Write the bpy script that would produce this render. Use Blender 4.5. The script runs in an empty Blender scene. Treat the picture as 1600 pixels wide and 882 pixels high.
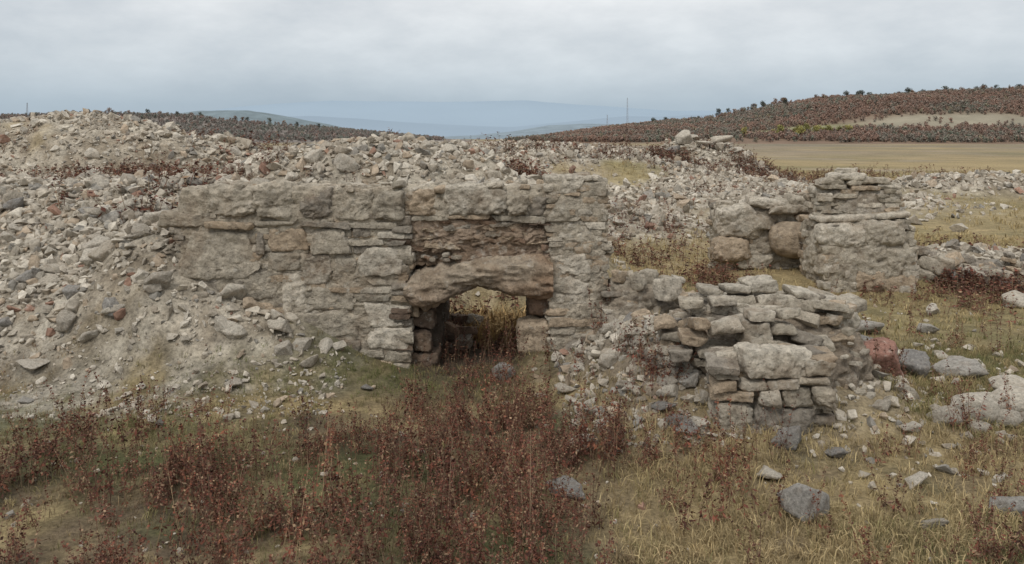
import bpy, bmesh, math, random
import numpy as np
from mathutils import Vector, Matrix
random.seed(7); rng=np.random.default_rng(11)
scene=bpy.context.scene
COLL=scene.collection
CAMH=3.3

# ------------------------------------------------------------------ noise
_perm=rng.random((64,64,64)).astype(np.float32)
def vnoise(P):
    P=np.asarray(P,dtype=np.float64)
    i=np.floor(P).astype(np.int64); f=P-i; f=f*f*(3-2*f)
    x0,y0,z0=(i[:,0]&63),(i[:,1]&63),(i[:,2]&63)
    x1,y1,z1=((i[:,0]+1)&63),((i[:,1]+1)&63),((i[:,2]+1)&63)
    fx,fy,fz=f[:,0],f[:,1],f[:,2]
    a=_perm[x0,y0,z0]*(1-fx)+_perm[x1,y0,z0]*fx
    b=_perm[x0,y1,z0]*(1-fx)+_perm[x1,y1,z0]*fx
    c=_perm[x0,y0,z1]*(1-fx)+_perm[x1,y0,z1]*fx
    d=_perm[x0,y1,z1]*(1-fx)+_perm[x1,y1,z1]*fx
    return ((a*(1-fy)+b*fy)*(1-fz)+(c*(1-fy)+d*fy)*fz)*2-1
def fbm(P,oct=4):
    P=np.asarray(P,dtype=np.float64); s=0; a=1.0; t=0
    for o in range(oct):
        s=s+a*vnoise(P*(2.03**o)+o*17.3); t+=a; a*=0.5
    return s/t
def n2(X,Y,sc,oct=4,off=0.0):
    X=np.asarray(X,float);Y=np.asarray(Y,float)
    P=np.stack([X.ravel()*sc+off,Y.ravel()*sc+off*1.7,np.full(X.size,off+3.3)],1)
    return fbm(P,oct).reshape(X.shape)
def ss(a,b,x):
    t=np.clip((x-a)/(b-a),0,1); return t*t*(3-2*t)

# ------------------------------------------------------------------ terrain
def gm(X,Y,cx,cy,rx,ry,h,p=2.0):
    d=np.sqrt(((X-cx)/rx)**2+((Y-cy)/ry)**2)
    return h*np.exp(-d**p)
def terrain(X,Y):
    X=np.asarray(X,float);Y=np.asarray(Y,float)
    big=n2(X,Y,0.35,3,5.0); med=n2(X,Y,1.1,3,9.0)
    ramp=np.clip((Y-11.5)/4.5,0,1); ramp=ramp*(1-0.15*ramp)/0.85
    maskx=ss(-3.4,-6.0,X)
    left=2.35*ramp*maskx*ss(52,34,Y)
    plat=2.2*ss(15.6,18.4,Y)*ss(3.2,0.2,X)*ss(36,27,Y)*ss(-9,-6,X)
    m1=gm(X,Y,-3.5,21.3,4.7,3.0,3.0,5)+gm(X,Y,-3.0,21.0,2.2,1.6,0.14)
    ml=np.maximum(gm(X,Y,-11.6,23.2,5.6,3.2,3.80,3.4),gm(X,Y,-8.6,24.2,3.8,2.6,3.35,3))*(1+.05*n2(X,Y,.8,3,71.))
    m2=gm(X,Y,0.5,62,14,12,2.75,3)
    m4=gm(X,Y,13.2,64,4.6,6.0,3.0,2.4)
    H=np.maximum.reduce([left,plat,m1,ml,m2,m4])
    H=H+gm(X,Y,-5.3,13.1,0.9,1.2,1.05,2)+gm(X,Y,-3.9,12.4,1.25,0.75,0.85,2)+gm(X,Y,-2.7,12.5,.8,.6,.24,2)
    m3=gm(X,Y,9.5,46,11,10,0.55,4)+gm(X,Y,3.0,32,3.2,4.5,0.75,3)
    H=H+m3
    r1=gm(X,Y,2.75,10.9,1.45,1.25,0.60,2.4)+gm(X,Y,1.5,12.2,0.95,0.9,0.55,2)+gm(X,Y,1.85,11.1,0.8,1.0,0.45,2)+gm(X,Y,4.3,11.0,.8,1.0,.30,2)
    H=H+r1
    pil=gm(X,Y,11.0,20.6,2.2,1.0,0.75,2.5)+gm(X,Y,26,50,5,3,1.15,3)
    base=gm(X,Y,6.8,19.9,2.9,1.7,0.28,4)
    H=H+pil+base+gm(X,Y,0.25,12.6,.35,.5,.18)
    rub=np.clip((left+m1+ml+m2*0.9+m4)*1.6,0,1)
    rub=np.maximum(rub,plat/2.2)
    rub=np.maximum(rub,np.clip(gm(X,Y,-4.1,12.3,1.3,0.7,1.1,2),0,1))
    rub=np.maximum(rub,np.clip(m3*2.4,0,1)*0.95)
    hol=n2(X,Y,.16,3,120.)
    rub=rub*np.where(Y>27,ss(-.48,-.15,hol),ss(-.62,-.2,n2(X,Y,.5,3,140.)))
    rub=np.maximum(rub,np.clip(r1*1.1,0,0.62))
    rub=np.maximum(rub,np.clip(pil*1.4,0,1))
    rub=np.clip(rub,0,1)
    near=ss(120,60,np.hypot(X,Y))
    H=H+(0.05*big+0.035*med)*near + rub*(0.13*big+0.1*med)*near+0.28*hol*ss(28,40,Y)*near
    H=H+0.04*n2(X,Y,4.0,2,2.0)*rub*ss(60,30,Y)
    return H,rub

# ------------------------------------------------------------------ mesh helpers
class MB:
    def __init__(s): s.V=[];s.L=[];s.T=[];s.C=[];s.M=[];s.n=0
    def add(s,V,F,col,mi=0):
        V=np.asarray(V,np.float32); F=np.asarray(F,np.int64)
        s.V.append(V); s.L.append((F+s.n).ravel()); s.T.append(np.full(len(F),F.shape[1],np.int32))
        C=np.empty((len(V),3),np.float32); C[:]=np.asarray(col,np.float32); s.C.append(C)
        s.M.append(np.full(len(F),mi,np.int32)); s.n+=len(V)
    def mesh(s,name,mats,smooth=True):
        me=bpy.data.meshes.new(name)
        V=np.concatenate(s.V);L=np.concatenate(s.L);T=np.concatenate(s.T);C=np.concatenate(s.C);M=np.concatenate(s.M)
        me.vertices.add(len(V)); me.vertices.foreach_set("co",V.ravel())
        me.loops.add(len(L)); me.loops.foreach_set("vertex_index",L.astype(np.int32))
        me.polygons.add(len(T)); st=np.zeros(len(T),np.int32); st[1:]=np.cumsum(T)[:-1]
        me.polygons.foreach_set("loop_start",st); me.polygons.foreach_set("loop_total",T)
        me.polygons.foreach_set("material_index",M)
        me.polygons.foreach_set("use_smooth",np.full(len(T),smooth,bool))
        me.update(calc_edges=True); me.validate()
        a=me.attributes.new("Col","FLOAT_COLOR","POINT")
        a.data.foreach_set("color",np.concatenate([C,np.ones((len(C),1),np.float32)],1).ravel())
        for m in mats: me.materials.append(m)
        return me
def obj(name,me,parent=None,**props):
    o=bpy.data.objects.new(name,me); COLL.objects.link(o)
    if parent is not None: o.parent=parent; o.matrix_parent_inverse=Matrix.Translation(-parent.location)
    for k,v in props.items(): o[k]=v
    return o
def empty(name,loc,**props):
    o=bpy.data.objects.new(name,None); o.location=loc; COLL.objects.link(o); o.empty_display_size=0.3
    for k,v in props.items(): o[k]=v
    return o

# ------------------------------------------------------------------ materials
def newmat(name):
    m=bpy.data.materials.new(name); m.use_nodes=True
    nt=m.node_tree; b=nt.nodes["Principled BSDF"]
    b.inputs["Roughness"].default_value=0.95
    b.inputs["Specular IOR Level"].default_value=0.15
    return m,nt,b
def N(nt,t,**k):
    n=nt.nodes.new(t)
    for a,v in k.items(): setattr(n,a,v)
    return n
def ramp(nt,src,stops):
    r=N(nt,"ShaderNodeValToRGB"); e=r.color_ramp.elements
    while len(e)<len(stops): e.new(0.5)
    for i,(p,c) in enumerate(stops):
        e[i].position=p; e[i].color=(c if len(c)==4 else (*c,1)) if hasattr(c,'__len__') else (c,c,c,1)
    nt.links.new(src,r.inputs[0]); return r.outputs[0]
def noise(nt,vec,scale,detail=6,rough=0.6):
    n=N(nt,"ShaderNodeTexNoise"); n.inputs["Scale"].default_value=scale; n.inputs["Detail"].default_value=detail
    n.inputs["Roughness"].default_value=rough
    nt.links.new(vec,n.inputs["Vector"]); return n.outputs["Fac"]
def mix(nt,a,b,fac,mode="MIX"):
    m=N(nt,"ShaderNodeMix",data_type="RGBA",blend_type=mode)
    for s,v in ((m.inputs[0],fac),(m.inputs[6],a),(m.inputs[7],b)):
        if isinstance(v,bpy.types.NodeSocket): nt.links.new(v,s)
        elif isinstance(v,(int,float)): s.default_value=v
        else: s.default_value=(*v,1)
    return m.outputs[2]
def bump(nt,b,h,strength,dist,prev=None):
    n=N(nt,"ShaderNodeBump"); n.inputs["Strength"].default_value=strength; n.inputs["Distance"].default_value=dist
    nt.links.new(h,n.inputs["Height"])
    if prev is not None: nt.links.new(prev,n.inputs["Normal"])
    nt.links.new(n.outputs[0],b.inputs["Normal"]); return n.outputs[0]
def coords(nt):
    return N(nt,"ShaderNodeTexCoord").outputs["Object"]
def stone_mat(name,fixed=None,stain=0.5,lich=0.6,bstr=0.7,tex=1.0):
    m,nt,b=newmat(name); co=coords(nt)
    if fixed is None:
        a=N(nt,"ShaderNodeAttribute"); a.attribute_name="Col"; base=a.outputs["Color"]; vec=co
    else:
        oi=N(nt,"ShaderNodeObjectInfo")
        base=ramp(nt,oi.outputs["Random"],fixed)
        va=N(nt,"ShaderNodeVectorMath",operation="ADD"); sc=N(nt,"ShaderNodeVectorMath",operation="SCALE")
        sc.inputs[3].default_value=0.7; nt.links.new(oi.outputs["Location"],sc.inputs[0])
        nt.links.new(co,va.inputs[0]); nt.links.new(sc.outputs[0],va.inputs[1]); vec=va.outputs[0]
    n1=noise(nt,vec,2.2*tex,5,.6); n2_=noise(nt,vec,9*tex,8,.7); n3=noise(nt,vec,34*tex,6,.7)
    c=mix(nt,base,ramp(nt,n2_,[(0.28,0.45),(0.5,0.98),(0.72,1.38)]),1.0,"MULTIPLY")
    c=mix(nt,c,(0.25,0.175,0.112),ramp(nt,n1,[(0.5,0.0),(0.68,stain)]))
    c=mix(nt,c,(0.08,0.072,0.06),ramp(nt,n3,[(0.54,0.0),(0.68,lich)]))
    n4=noise(nt,vec,5.3*tex,7,.75)
    c=mix(nt,c,(0.56,0.52,0.45),ramp(nt,n4,[(0.56,0.0),(0.68,0.6)]))
    nt.links.new(c,b.inputs["Base Color"])
    p=bump(nt,b,n2_,bstr,0.05/tex); v=N(nt,"ShaderNodeTexVoronoi"); v.inputs["Scale"].default_value=26*tex
    nt.links.new(vec,v.inputs["Vector"]); p=bump(nt,b,v.outputs["Distance"],bstr*0.5,0.015/tex,p)
    bump(nt,b,n3,bstr,0.02/tex,p)
    return m
M_MASON=stone_mat("weathered_masonry",bstr=0.95,stain=.5,lich=.65)
M_RUB=stone_mat("rubble_limestone",stain=0.3,lich=0.4,bstr=0.5)
PALE=[(0,(0.34,0.303,0.25)),(0.35,(0.44,0.397,0.33)),(0.7,(0.52,0.472,0.395)),(1,(0.40,0.35,0.28))]
GREY=[(0,(0.21,0.198,0.183)),(0.5,(0.28,0.264,0.24)),(1,(0.35,0.326,0.288))]
REDD=[(0,(0.28,0.145,0.11)),(1,(0.33,0.19,0.15))]
M_PALE=stone_mat("pale_limestone",PALE,0.3,0.4,0.55)
M_GREY=stone_mat("grey_stone",GREY,0.25,0.4,0.5)
M_RED=stone_mat("reddish_stone",REDD,0.15,0.3,0.5)
def attr_mat(name,rough=0.9,var=0.35,transl=0.0,objrand=False):
    m,nt,b=newmat(name); a=N(nt,"ShaderNodeAttribute"); a.attribute_name="Col"; c=a.outputs["Color"]
    if objrand:
        oi=N(nt,"ShaderNodeObjectInfo"); c=mix(nt,c,ramp(nt,oi.outputs["Random"],[(0,(0.6,0.6,0.6)),(0.5,(.95,.95,.95)),(1,(1.2,1.15,1.05))]),1.0,"MULTIPLY")
    n=noise(nt,coords(nt),7,4); c=mix(nt,c,ramp(nt,n,[(0.3,1-var),(0.7,1+var)]),1.0,"MULTIPLY")
    nt.links.new(c,b.inputs["Base Color"]); b.inputs["Roughness"].default_value=rough
    return m
M_GRASS=attr_mat("dry_grass"); M_WEED=attr_mat("dried_dock",objrand=True); M_BRUSH=attr_mat("dried_brush"); M_TREE=attr_mat("autumn_foliage",objrand=True,var=0.15)
M_FOREST=attr_mat("autumn_forest",var=0.12)

# ------------------------------------------------------------------ ground sheet
def axis(lo,hi,step,far,growth=1.13):
    a=list(np.arange(lo,hi+1e-6,step)); s=step
    while a[-1]<far: s*=growth; a.append(a[-1]+s)
    b=[];s=step;x=lo
    while x>-far: s*=growth; x-=s; b.append(x)
    return np.array(b[::-1]+a)
xs=axis(-17,15,0.1,9000,1.06); ys=axis(5,30,0.1,9000,1.05)
ys=ys[ys>-3000]
GX,GY=np.meshgrid(xs,ys); GH,GR=terrain(GX,GY)
def bare(X,Y):
    return np.clip(gm(X,Y,-5.2,11.1,2.4,.75,1.1,3)+gm(X,Y,-6.2,9.6,1.2,.6,.3),0,1)
def ground_color(X,Y,R):
    p1=n2(X,Y,0.5,4,21.); p2=n2(X,Y,1.7,4,31.); p3=n2(X,Y,6.0,3,41.)
    straw=np.array([0.31,0.24,0.128]); olive=np.array([0.165,0.145,0.072]); dirt=np.array([0.125,0.094,0.065]); green=np.array([0.08,0.095,0.034])
    pale=np.array([0.44,0.395,0.32]); soil=np.array([0.25,0.205,0.15]); tan=np.array([0.30,0.245,0.18])
    def lerp(A,B,t): return A*(1-t[...,None])+B*t[...,None]
    C=np.broadcast_to(straw,X.shape+(3,)).copy()
    C=lerp(C,olive,np.clip(0.3+p1*1.3,0,1)*ss(60,20,Y)*.8)
    C=lerp(C,olive*1.2,np.clip(n2(X,Y,.06,3,17.)*2.0,0,.75)*ss(20,60,Y))
    C=lerp(C,tan*1.05,ss(0.1,0.5,n2(X,Y,0.09,3,61.))*ss(15,30,Y)*0.8)
    fg=ss(16,12.5,Y)
    C=lerp(C,dirt,np.clip(0.6+p2*1.4,0,1)*fg*ss(2.5,-0.5,X))
    C=lerp(C,dirt,np.clip(0.25+p2*1.4,0,1)*fg*0.85)
    C=lerp(C,green,np.clip(p1*2.2+p2,0,1)*fg*0.7)
    gl=gm(X,Y,-3.2,11.7,1.8,0.6,1.0)+gm(X,Y,-4.3,10.0,1.6,0.9,0.8); C=lerp(C,green*1.2,np.clip(gl*(0.6+p2),0,1)*.75)
    C=lerp(C,pale*.72,bare(X,Y)*np.clip(.45+p2*1.6+p3,0,1))
    rk=lerp(np.broadcast_to(soil,X.shape+(3,)).copy(),pale,np.clip(0.5+p2*1.3+p3*0.6,0,1))
    rk=lerp(rk,dirt*1.2,np.clip(p1*2-.2,0,.8)*ss(17,14,Y))
    rk=lerp(rk,dirt*1.1,np.clip(gm(X,Y,2.2,11.2,2.0,1.6,1.0),0,1)*0.85)
    C=lerp(C,rk,np.clip(R*1.4+p3*0.3*(R>0.05),0,1))
    C=lerp(C,dirt*.7,np.clip(gm(X,Y,-.5,13.3,1.1,1.3,1.4,4),0,1))  # dirt colour deepened inside the arch to darken the opening
    far=ss(110,230,Y); C=lerp(C,tan*(.8),far*np.clip(0.55+n2(X,Y,0.018,4,3.)*1.6,0,1))
    C=lerp(C,np.array([.17,.15,.10]),ss(60,110,Y)*np.clip(n2(X*.35,Y,0.05,4,33.)*2.2,0,.7))
    C*= (1+0.22*p3)[...,None]
    return C
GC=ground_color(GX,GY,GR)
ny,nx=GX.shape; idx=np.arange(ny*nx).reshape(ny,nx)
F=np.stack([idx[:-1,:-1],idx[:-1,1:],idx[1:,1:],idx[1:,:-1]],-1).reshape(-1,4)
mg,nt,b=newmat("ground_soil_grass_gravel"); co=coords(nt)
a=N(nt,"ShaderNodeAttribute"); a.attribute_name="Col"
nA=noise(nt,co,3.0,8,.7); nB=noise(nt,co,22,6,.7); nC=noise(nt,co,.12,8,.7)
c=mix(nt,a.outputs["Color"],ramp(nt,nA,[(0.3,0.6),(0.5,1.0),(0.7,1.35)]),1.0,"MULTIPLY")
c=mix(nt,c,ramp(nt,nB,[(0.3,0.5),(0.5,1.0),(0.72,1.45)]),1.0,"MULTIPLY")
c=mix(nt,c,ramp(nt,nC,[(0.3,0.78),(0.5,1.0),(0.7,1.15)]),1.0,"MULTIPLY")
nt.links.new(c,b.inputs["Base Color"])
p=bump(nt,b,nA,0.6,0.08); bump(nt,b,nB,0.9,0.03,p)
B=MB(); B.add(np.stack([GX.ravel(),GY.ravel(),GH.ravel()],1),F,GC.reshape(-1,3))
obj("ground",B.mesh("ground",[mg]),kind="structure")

# ------------------------------------------------------------------ stone block generator
_gridc={}
def cube_grid(nx_,ny_,nz_):
    k=(nx_,ny_,nz_)
    if k in _gridc: return _gridc[k]
    V=[];Fs=[];n=0
    def face(ax,sgn,na,nb_):
        nonlocal n
        a_=np.linspace(-1,1,na+1); b_=np.linspace(-1,1,nb_+1); A,Bb=np.meshgrid(a_,b_,indexing='ij')
        P=np.zeros(A.shape+(3,)); o=[i for i in range(3) if i!=ax]
        P[...,ax]=sgn; P[...,o[0]]=A; P[...,o[1]]=Bb
        id_=np.arange(A.size).reshape(A.shape)+n
        q=np.stack([id_[:-1,:-1],id_[1:,:-1],id_[1:,1:],id_[:-1,1:]],-1).reshape(-1,4)
        flip=(sgn>0)^(ax==1)
        if not flip: q=q[:,::-1]
        V.append(P.reshape(-1,3)); Fs.append(q); n+=A.size
    d=(nx_,ny_,nz_)
    for ax in range(3):
        o=[i for i in range(3) if i!=ax]
        for s_ in (-1,1): face(ax,s_,d[o[0]],d[o[1]])
    r=(np.concatenate(V),np.concatenate(Fs)); _gridc[k]=r; return r
def block(B,c,half,ang=0.0,k=6.0,amp=0.03,res=0.03,col=(0.35,0.32,0.28),tilt=0.03,freq=4.0,mi=0,nmax=110,strat=0.5):
    half=np.array(half,float); small=max(half)<0.8
    n=[int(np.clip(round(2*h/res),4,nmax)) for h in half]
    P,Fq=cube_grid(*n)
    if k<3.4:
        r=(np.abs(P)**k).sum(1)**(1/k); Q=P/r[:,None]*half
    else:
        fr={3.5:.7,4:.6,4.5:.45,5:.36,5.5:.32,6:.28,7:.24}.get(k,.14)
        rad=min(half)*fr if small else 0.07
        p=P*half; q=np.clip(p,-(half-rad),(half-rad)); d=p-q
        Q=q+d/np.maximum(np.linalg.norm(d,axis=1,keepdims=True),1e-9)*rad
    if small:
        sk=rng.normal(0,0.10,9); U=P
        Q=Q*np.stack([1+sk[0]*U[:,2]+.06*sk[6]*10*U[:,2]*U[:,0],1+sk[1]*U[:,0],1+sk[2]*U[:,0]+.5*sk[7]*U[:,1]],1)
        Q[:,2]+=sk[3]*.5*half[2]*(U[:,0]**2); Q[:,0]+=sk[4]*.4*half[2]*U[:,2]
        for _ in range(3):
            nv=rng.normal(0,1,3); nv/=np.linalg.norm(nv); sup=(np.abs(nv)*half).sum(); lim=sup*rng.uniform(.68,.9)
            dd=Q@nv-lim; Q=Q-np.clip(dd,0,None)[:,None]*nv*.9
    t=rng.normal(0,tilt,3)
    R=Matrix.Rotation(ang,3,'Z')@Matrix.Rotation(t[1],3,'Y')@Matrix.Rotation(t[0],3,'X')
    Q=Q@np.array(R).T+np.array(c)
    d=Q-np.array(c); dn=d/half; dn=dn/np.maximum(np.linalg.norm(dn,axis=1,keepdims=True),1e-6)
    off=rng.uniform(0,40) if small else 0
    an=np.array([1,1,1+strat*1.6])
    lump=fbm(Q*freq+off,4); f2=fbm(Q*an*freq*3.5+off,4); pit=np.clip(fbm(Q*freq*2.2+off+50,3)-.15,0,1)
    vec=np.stack([vnoise(Q*freq*1.4+off+7),vnoise(Q*freq*1.4+off+19),vnoise(Q*freq*1.4+off+33)],1)
    Q=Q+dn*(amp*1.0*lump+amp*0.9*f2-amp*1.8*pit)[:,None]+vec*amp*0.5
    shade=1+0.15*lump+.12*f2
    B.add(Q,Fq,np.array(col)[None,:]*shade[:,None],mi)
PALS={'l':(0.53,0.475,0.39),'g':(0.42,0.37,0.295),'d':(0.285,0.25,0.205),'w':(0.43,0.34,0.245),'r':(0.26,0.175,0.122),'k':(0.15,0.108,0.08)}
def pal(keys):
    c=np.array(PALS[random.choice(keys)]); return c*random.uniform(0.85,1.15)
def courses(B,ox,oy,ang,L,z0,z1,depth=0.28,hr=(0.07,0.17),wr=(0.14,0.42),keys="gglwd",zt=None,zb=None,rec=0.0,jit=0.025,k=6,amp=0.022,skip=0.03,res=0.032,tilt=.035):
    ux=np.array([math.cos(ang),math.sin(ang)]); nn=np.array([-ux[1],ux[0]])
    z=z0
    while z<z1:
        h=random.uniform(*hr); s=-random.uniform(0,0.1)
        while s<L:
            w=random.uniform(*wr)*(0.7+h/hr[1]*0.5)
            if s+w>L+0.06: w=max(0.1,L-s)
            sc=s+w/2; zc=z+h/2+0.04*float(vnoise(np.array([[sc*1.3+ox,z*2+oy,1.0]]))[0])
            ok=random.random()>skip
            if zt is not None and zc+h*0.3>zt(sc): ok=False
            if zb is not None and zc<zb(sc): ok=False
            if ok:
                q=np.array([ox,oy])+ux*sc+nn*(depth/2+rec+random.uniform(-jit,jit))
                block(B,(q[0],q[1],zc),(w/2*0.99,depth/2,h/2*0.97),ang,k=k,amp=min(amp,h*0.19),res=res,col=pal(keys),tilt=tilt,freq=5)
            s+=w+random.uniform(0.0,0.02)
        z+=h*0.98

# ------------------------------------------------------------------ rock templates
def hull_template(seed,npts=16,bev=0.08,detail=0,aspect=(1,0.75,0.55),smooth_it=0):
    r=random.Random(seed); bm=bmesh.new()
    for i in range(npts):
        while True:
            v=Vector((r.uniform(-1,1),r.uniform(-1,1),r.uniform(-1,1)))
            if (0.55 if not smooth_it else .85)<v.length<(1.15 if not smooth_it else 1.0): break
        bm.verts.new((v.x*aspect[0]*r.uniform(.9,1.1),v.y*aspect[1],v.z*aspect[2]))
    res=bmesh.ops.convex_hull(bm,input=bm.verts)
    junk=[e for e in res["geom_interior"] if isinstance(e,bmesh.types.BMVert)]
    if junk: bmesh.ops.delete(bm,geom=junk,context='VERTS')
    if bev>0: bmesh.ops.bevel(bm,geom=bm.edges[:]+bm.verts[:],offset=bev,segments=1,affect='EDGES',clamp_overlap=True)
    if detail:
        bmesh.ops.triangulate(bm,faces=bm.faces[:])
        me=bpy.data.meshes.new("t"); bm.to_mesh(me); bm.free()
        o=bpy.data.objects.new("t",me); COLL.objects.link(o)
        md=o.modifiers.new("r","REMESH"); md.mode='VOXEL'; md.voxel_size=0.075
        if smooth_it: m3_=o.modifiers.new("s","SMOOTH"); m3_.iterations=smooth_it; m3_.factor=.6
        dg=bpy.context.evaluated_depsgraph_get(); me2=bpy.data.meshes.new_from_object(o.evaluated_get(dg))
        V=np.array([v.co for v in me2.vertices]); Fq=[tuple(p.vertices) for p in me2.polygons]
        bpy.data.objects.remove(o); bpy.data.meshes.remove(me); bpy.data.meshes.remove(me2)
        dn=V/np.linalg.norm(V,axis=1,keepdims=True)
        V=V*(1-0.02)+dn*(0.09*fbm(V*2.2+seed,4)+0.045*fbm(V*7+seed,4))[:,None]
        Fq=np.array([f for f in Fq if len(f)==4]); return V,Fq
    bmesh.ops.triangulate(bm,faces=bm.faces[:])
    bm.verts.ensure_lookup_table(); bm.verts.index_update()
    V=np.array([v.co for v in bm.verts]); Fq=np.array([[v.index for v in f.verts] for f in bm.faces]); bm.free()
    return V,Fq
LOW=[hull_template(i,11+i%5,0.0 if i%2 else 0.07,aspect=(1,random.uniform(.6,.95),random.uniform(.4,.75))) for i in range(16)]
LOWF=[hull_template(50+i,9,0.0,aspect=(1,.8,.6)) for i in range(8)]
def rotmats(n,tilt=0.6):
    az=rng.uniform(0,2*math.pi,n); ax=rng.normal(0,tilt,n); ay=rng.normal(0,tilt,n)
    ca,sa=np.cos(az),np.sin(az); cx,sx=np.cos(ax),np.sin(ax); cy,sy=np.cos(ay),np.sin(ay)
    Z=np.zeros(n);O=np.ones(n)
    Rz=np.stack([ca,-sa,Z,sa,ca,Z,Z,Z,O],1).reshape(-1,3,3)
    Rx=np.stack([O,Z,Z,Z,cx,-sx,Z,sx,cx],1).reshape(-1,3,3)
    Ry=np.stack([cy,Z,sy,Z,O,Z,-sy,Z,cy],1).reshape(-1,3,3)
    return Rz@Ry@Rx
def add_inst(B,temps,pos,size,cols,tilt=0.6,mi=0,tc=None):
    n=len(pos); which=rng.integers(0,len(temps),n); R=rotmats(n,tilt)
    for t,T_ in enumerate(temps):
        V,Fq=T_[0],T_[1]
        s=np.where(which==t)[0]
        if len(s)==0: continue
        W=np.einsum('nij,vj->nvi',R[s],V)*size[s][:,None,None]+pos[s][:,None,:]
        FF=(Fq[None]+(np.arange(len(s))*len(V))[:,None,None]).reshape(-1,Fq.shape[1])
        if len(T_)>2:
            C=T_[2]; leaf=(C[:,0]>.3)[None,:,None]
            CC=np.where(leaf,C[None]*cols[s][:,None,:],C[None]).reshape(-1,3)
        else: CC=np.repeat(cols[s],len(V),0)
        B.add(W.reshape(-1,3),FF,CC,mi)
def stone_cols(n,dark=0.0):
    pals=np.array([(0.54,0.49,0.41),(0.455,0.405,0.33),(0.37,0.325,0.262),(0.265,0.246,0.215),(0.41,0.33,0.245),(0.31,0.19,0.14)])
    p=np.array([0.28,0.31,0.21,0.08,0.09,0.03]); 
    c=pals[rng.choice(6,n,p=p/p.sum())]*rng.uniform(0.8,1.15,(n,1)); return c*(1-dark)

# ------------------------------------------------------------------ rubble scatter
def infr(X,Y,m=1.5): return np.abs(X)<0.6*Y+m
def sample(N_,x0,x1,y0,y1,med,sig,mx,pw=1.0,extra=None):
    X=rng.uniform(x0,x1,N_);Y=rng.uniform(y0,y1,N_); H,R=terrain(X,Y)
    pr=R**pw
    if extra is not None: pr=pr*extra(X,Y)
    k=(rng.random(N_)<pr)&infr(X,Y); X,Y,H=X[k],Y[k],H[k]
    s=np.clip(np.exp(rng.normal(math.log(med),sig,len(X))),med*0.4,mx)
    s=s*(1-.35*np.clip(gm(X,Y,-11.5,21.5,4.5,2.6,1.0,4),0,1))
    return np.stack([X,Y,H+s*rng.uniform(-0.1,0.45,len(X))],1),s
def nowall(X,Y):
    a=(X>-4.7)&(X<1.35)&(Y>12.35)&(Y<13.4)
    b_=(X>-1.6)&(X<0.6)&(Y>10.5)&(Y<15.5)
    return np.where(a|b_,0.0,1.0)
foot=lambda X,Y: nowall(X,Y)*(.25+.75*ss(11.5,12.6,Y+.5*n2(X,Y,1.0,2,44.)-.35*ss(-4,-7,X)))
S=[sample(18500,-14,-2.0,11.0,18.5,0.062,0.56,0.25,1.0,foot),
   sample(24000,-19,3.5,17.5,28,0.083,0.48,0.30,1.5,nowall),
   sample(4800,0.2,5.4,9.0,13.6,0.050,0.6,0.17,.9,nowall),
   sample(1800,8.5,13.5,19,22.5,0.10,0.45,0.28,1.0)]
SF=[sample(32000,-14,24,27,76,0.13,0.5,0.55,1.1),sample(1500,20,32,46,55,0.17,0.35,0.4,1.0)]
P=np.concatenate([a[0] for a in S]);Z=np.concatenate([a[1] for a in S])
def sparse(n,x0,x1,y0,y1,med,sig,mx):
    global P,Z
    X=rng.uniform(x0,x1,n);Y=rng.uniform(y0,y1,n); k=(nowall(X,Y)>0)&infr(X,Y)
    X,Y=X[k],Y[k]; s=np.clip(np.exp(rng.normal(math.log(med),sig,len(X))),0.008,mx); H,_=terrain(X,Y)
    P=np.concatenate([P,np.stack([X,Y,H+s*0.25],1)]);Z=np.concatenate([Z,s])
sparse(1300,-6,9,6.3,18,.024,.55,.09)
sparse(1500,-8,-2.2,10.3,12.2,.022,.6,.09)
sparse(420,0.6,2.4,9.2,12.2,.045,.55,.13)
sparse(300,3.2,7.5,8.3,14.5,.05,.6,.14)
score=Z/P[:,1]; order=np.argsort(-score); NI=210
big=order[:NI]; rest=order[NI:]
B=MB(); add_inst(B,LOW,P[rest],Z[rest]*1.05,stone_cols(len(rest)))
PF=np.concatenate([a[0] for a in SF]);ZF=np.concatenate([a[1] for a in SF])
add_inst(B,LOWF,PF,ZF,stone_cols(len(PF))*(1+.25*n2(PF[:,0],PF[:,1],.2,2,9.))[:,None])
me=B.mesh("rubble",[M_RUB],smooth=False)
obj("rubble",me,kind="stuff",label="heaped pale limestone rubble covering the collapsed mounds",category="rubble")
HI=[];HR=[]
for i in range(10):
    V,Fq=hull_template(200+i,15+i%4,0.0,1,aspect=(1,random.uniform(.7,.9),random.uniform(.5,.75)))
    HI.append((V,Fq))
for i in range(5):
    V,Fq=hull_template(240+i,26,0.0,1,aspect=(1,random.uniform(.75,.9),random.uniform(.6,.75)),smooth_it=6)
    HR.append((V,Fq))
MS={}
for key,mat in (("pale",M_PALE),("grey",M_GREY),("red",M_RED)):
    for kk_,L_ in ((key,HI),(key+"_round",HR)):
        MS[kk_]=[]
        for V,Fq in L_:
            bb=MB(); bb.add(V,Fq,(1,1,1)); MS[kk_].append(bb.mesh("loose_stone_"+key,[mat]))
LAB={"pale":"pale beige limestone lump lying loose among rubble","grey":"dark grey angular stone lying loose among rubble","red":"reddish brown stone lying loose among rubble"}
def place_stone(x,y,z,s,key,name="loose_stone",label=None,rot=None,grp="loose stones fallen from the ruined walls",sc=(1,1,1),cat="stone"):
    o=bpy.data.objects.new(name,random.choice(MS[key])); COLL.objects.link(o)
    o.location=(x,y,z); o.rotation_euler=rot or (random.gauss(0,.35),random.gauss(0,.35),random.uniform(0,6.28))
    o.scale=(s*sc[0],s*sc[1],s*sc[2]); o["label"]=label or LAB[key]; o["category"]=cat; o["group"]=grp
    return o
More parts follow.
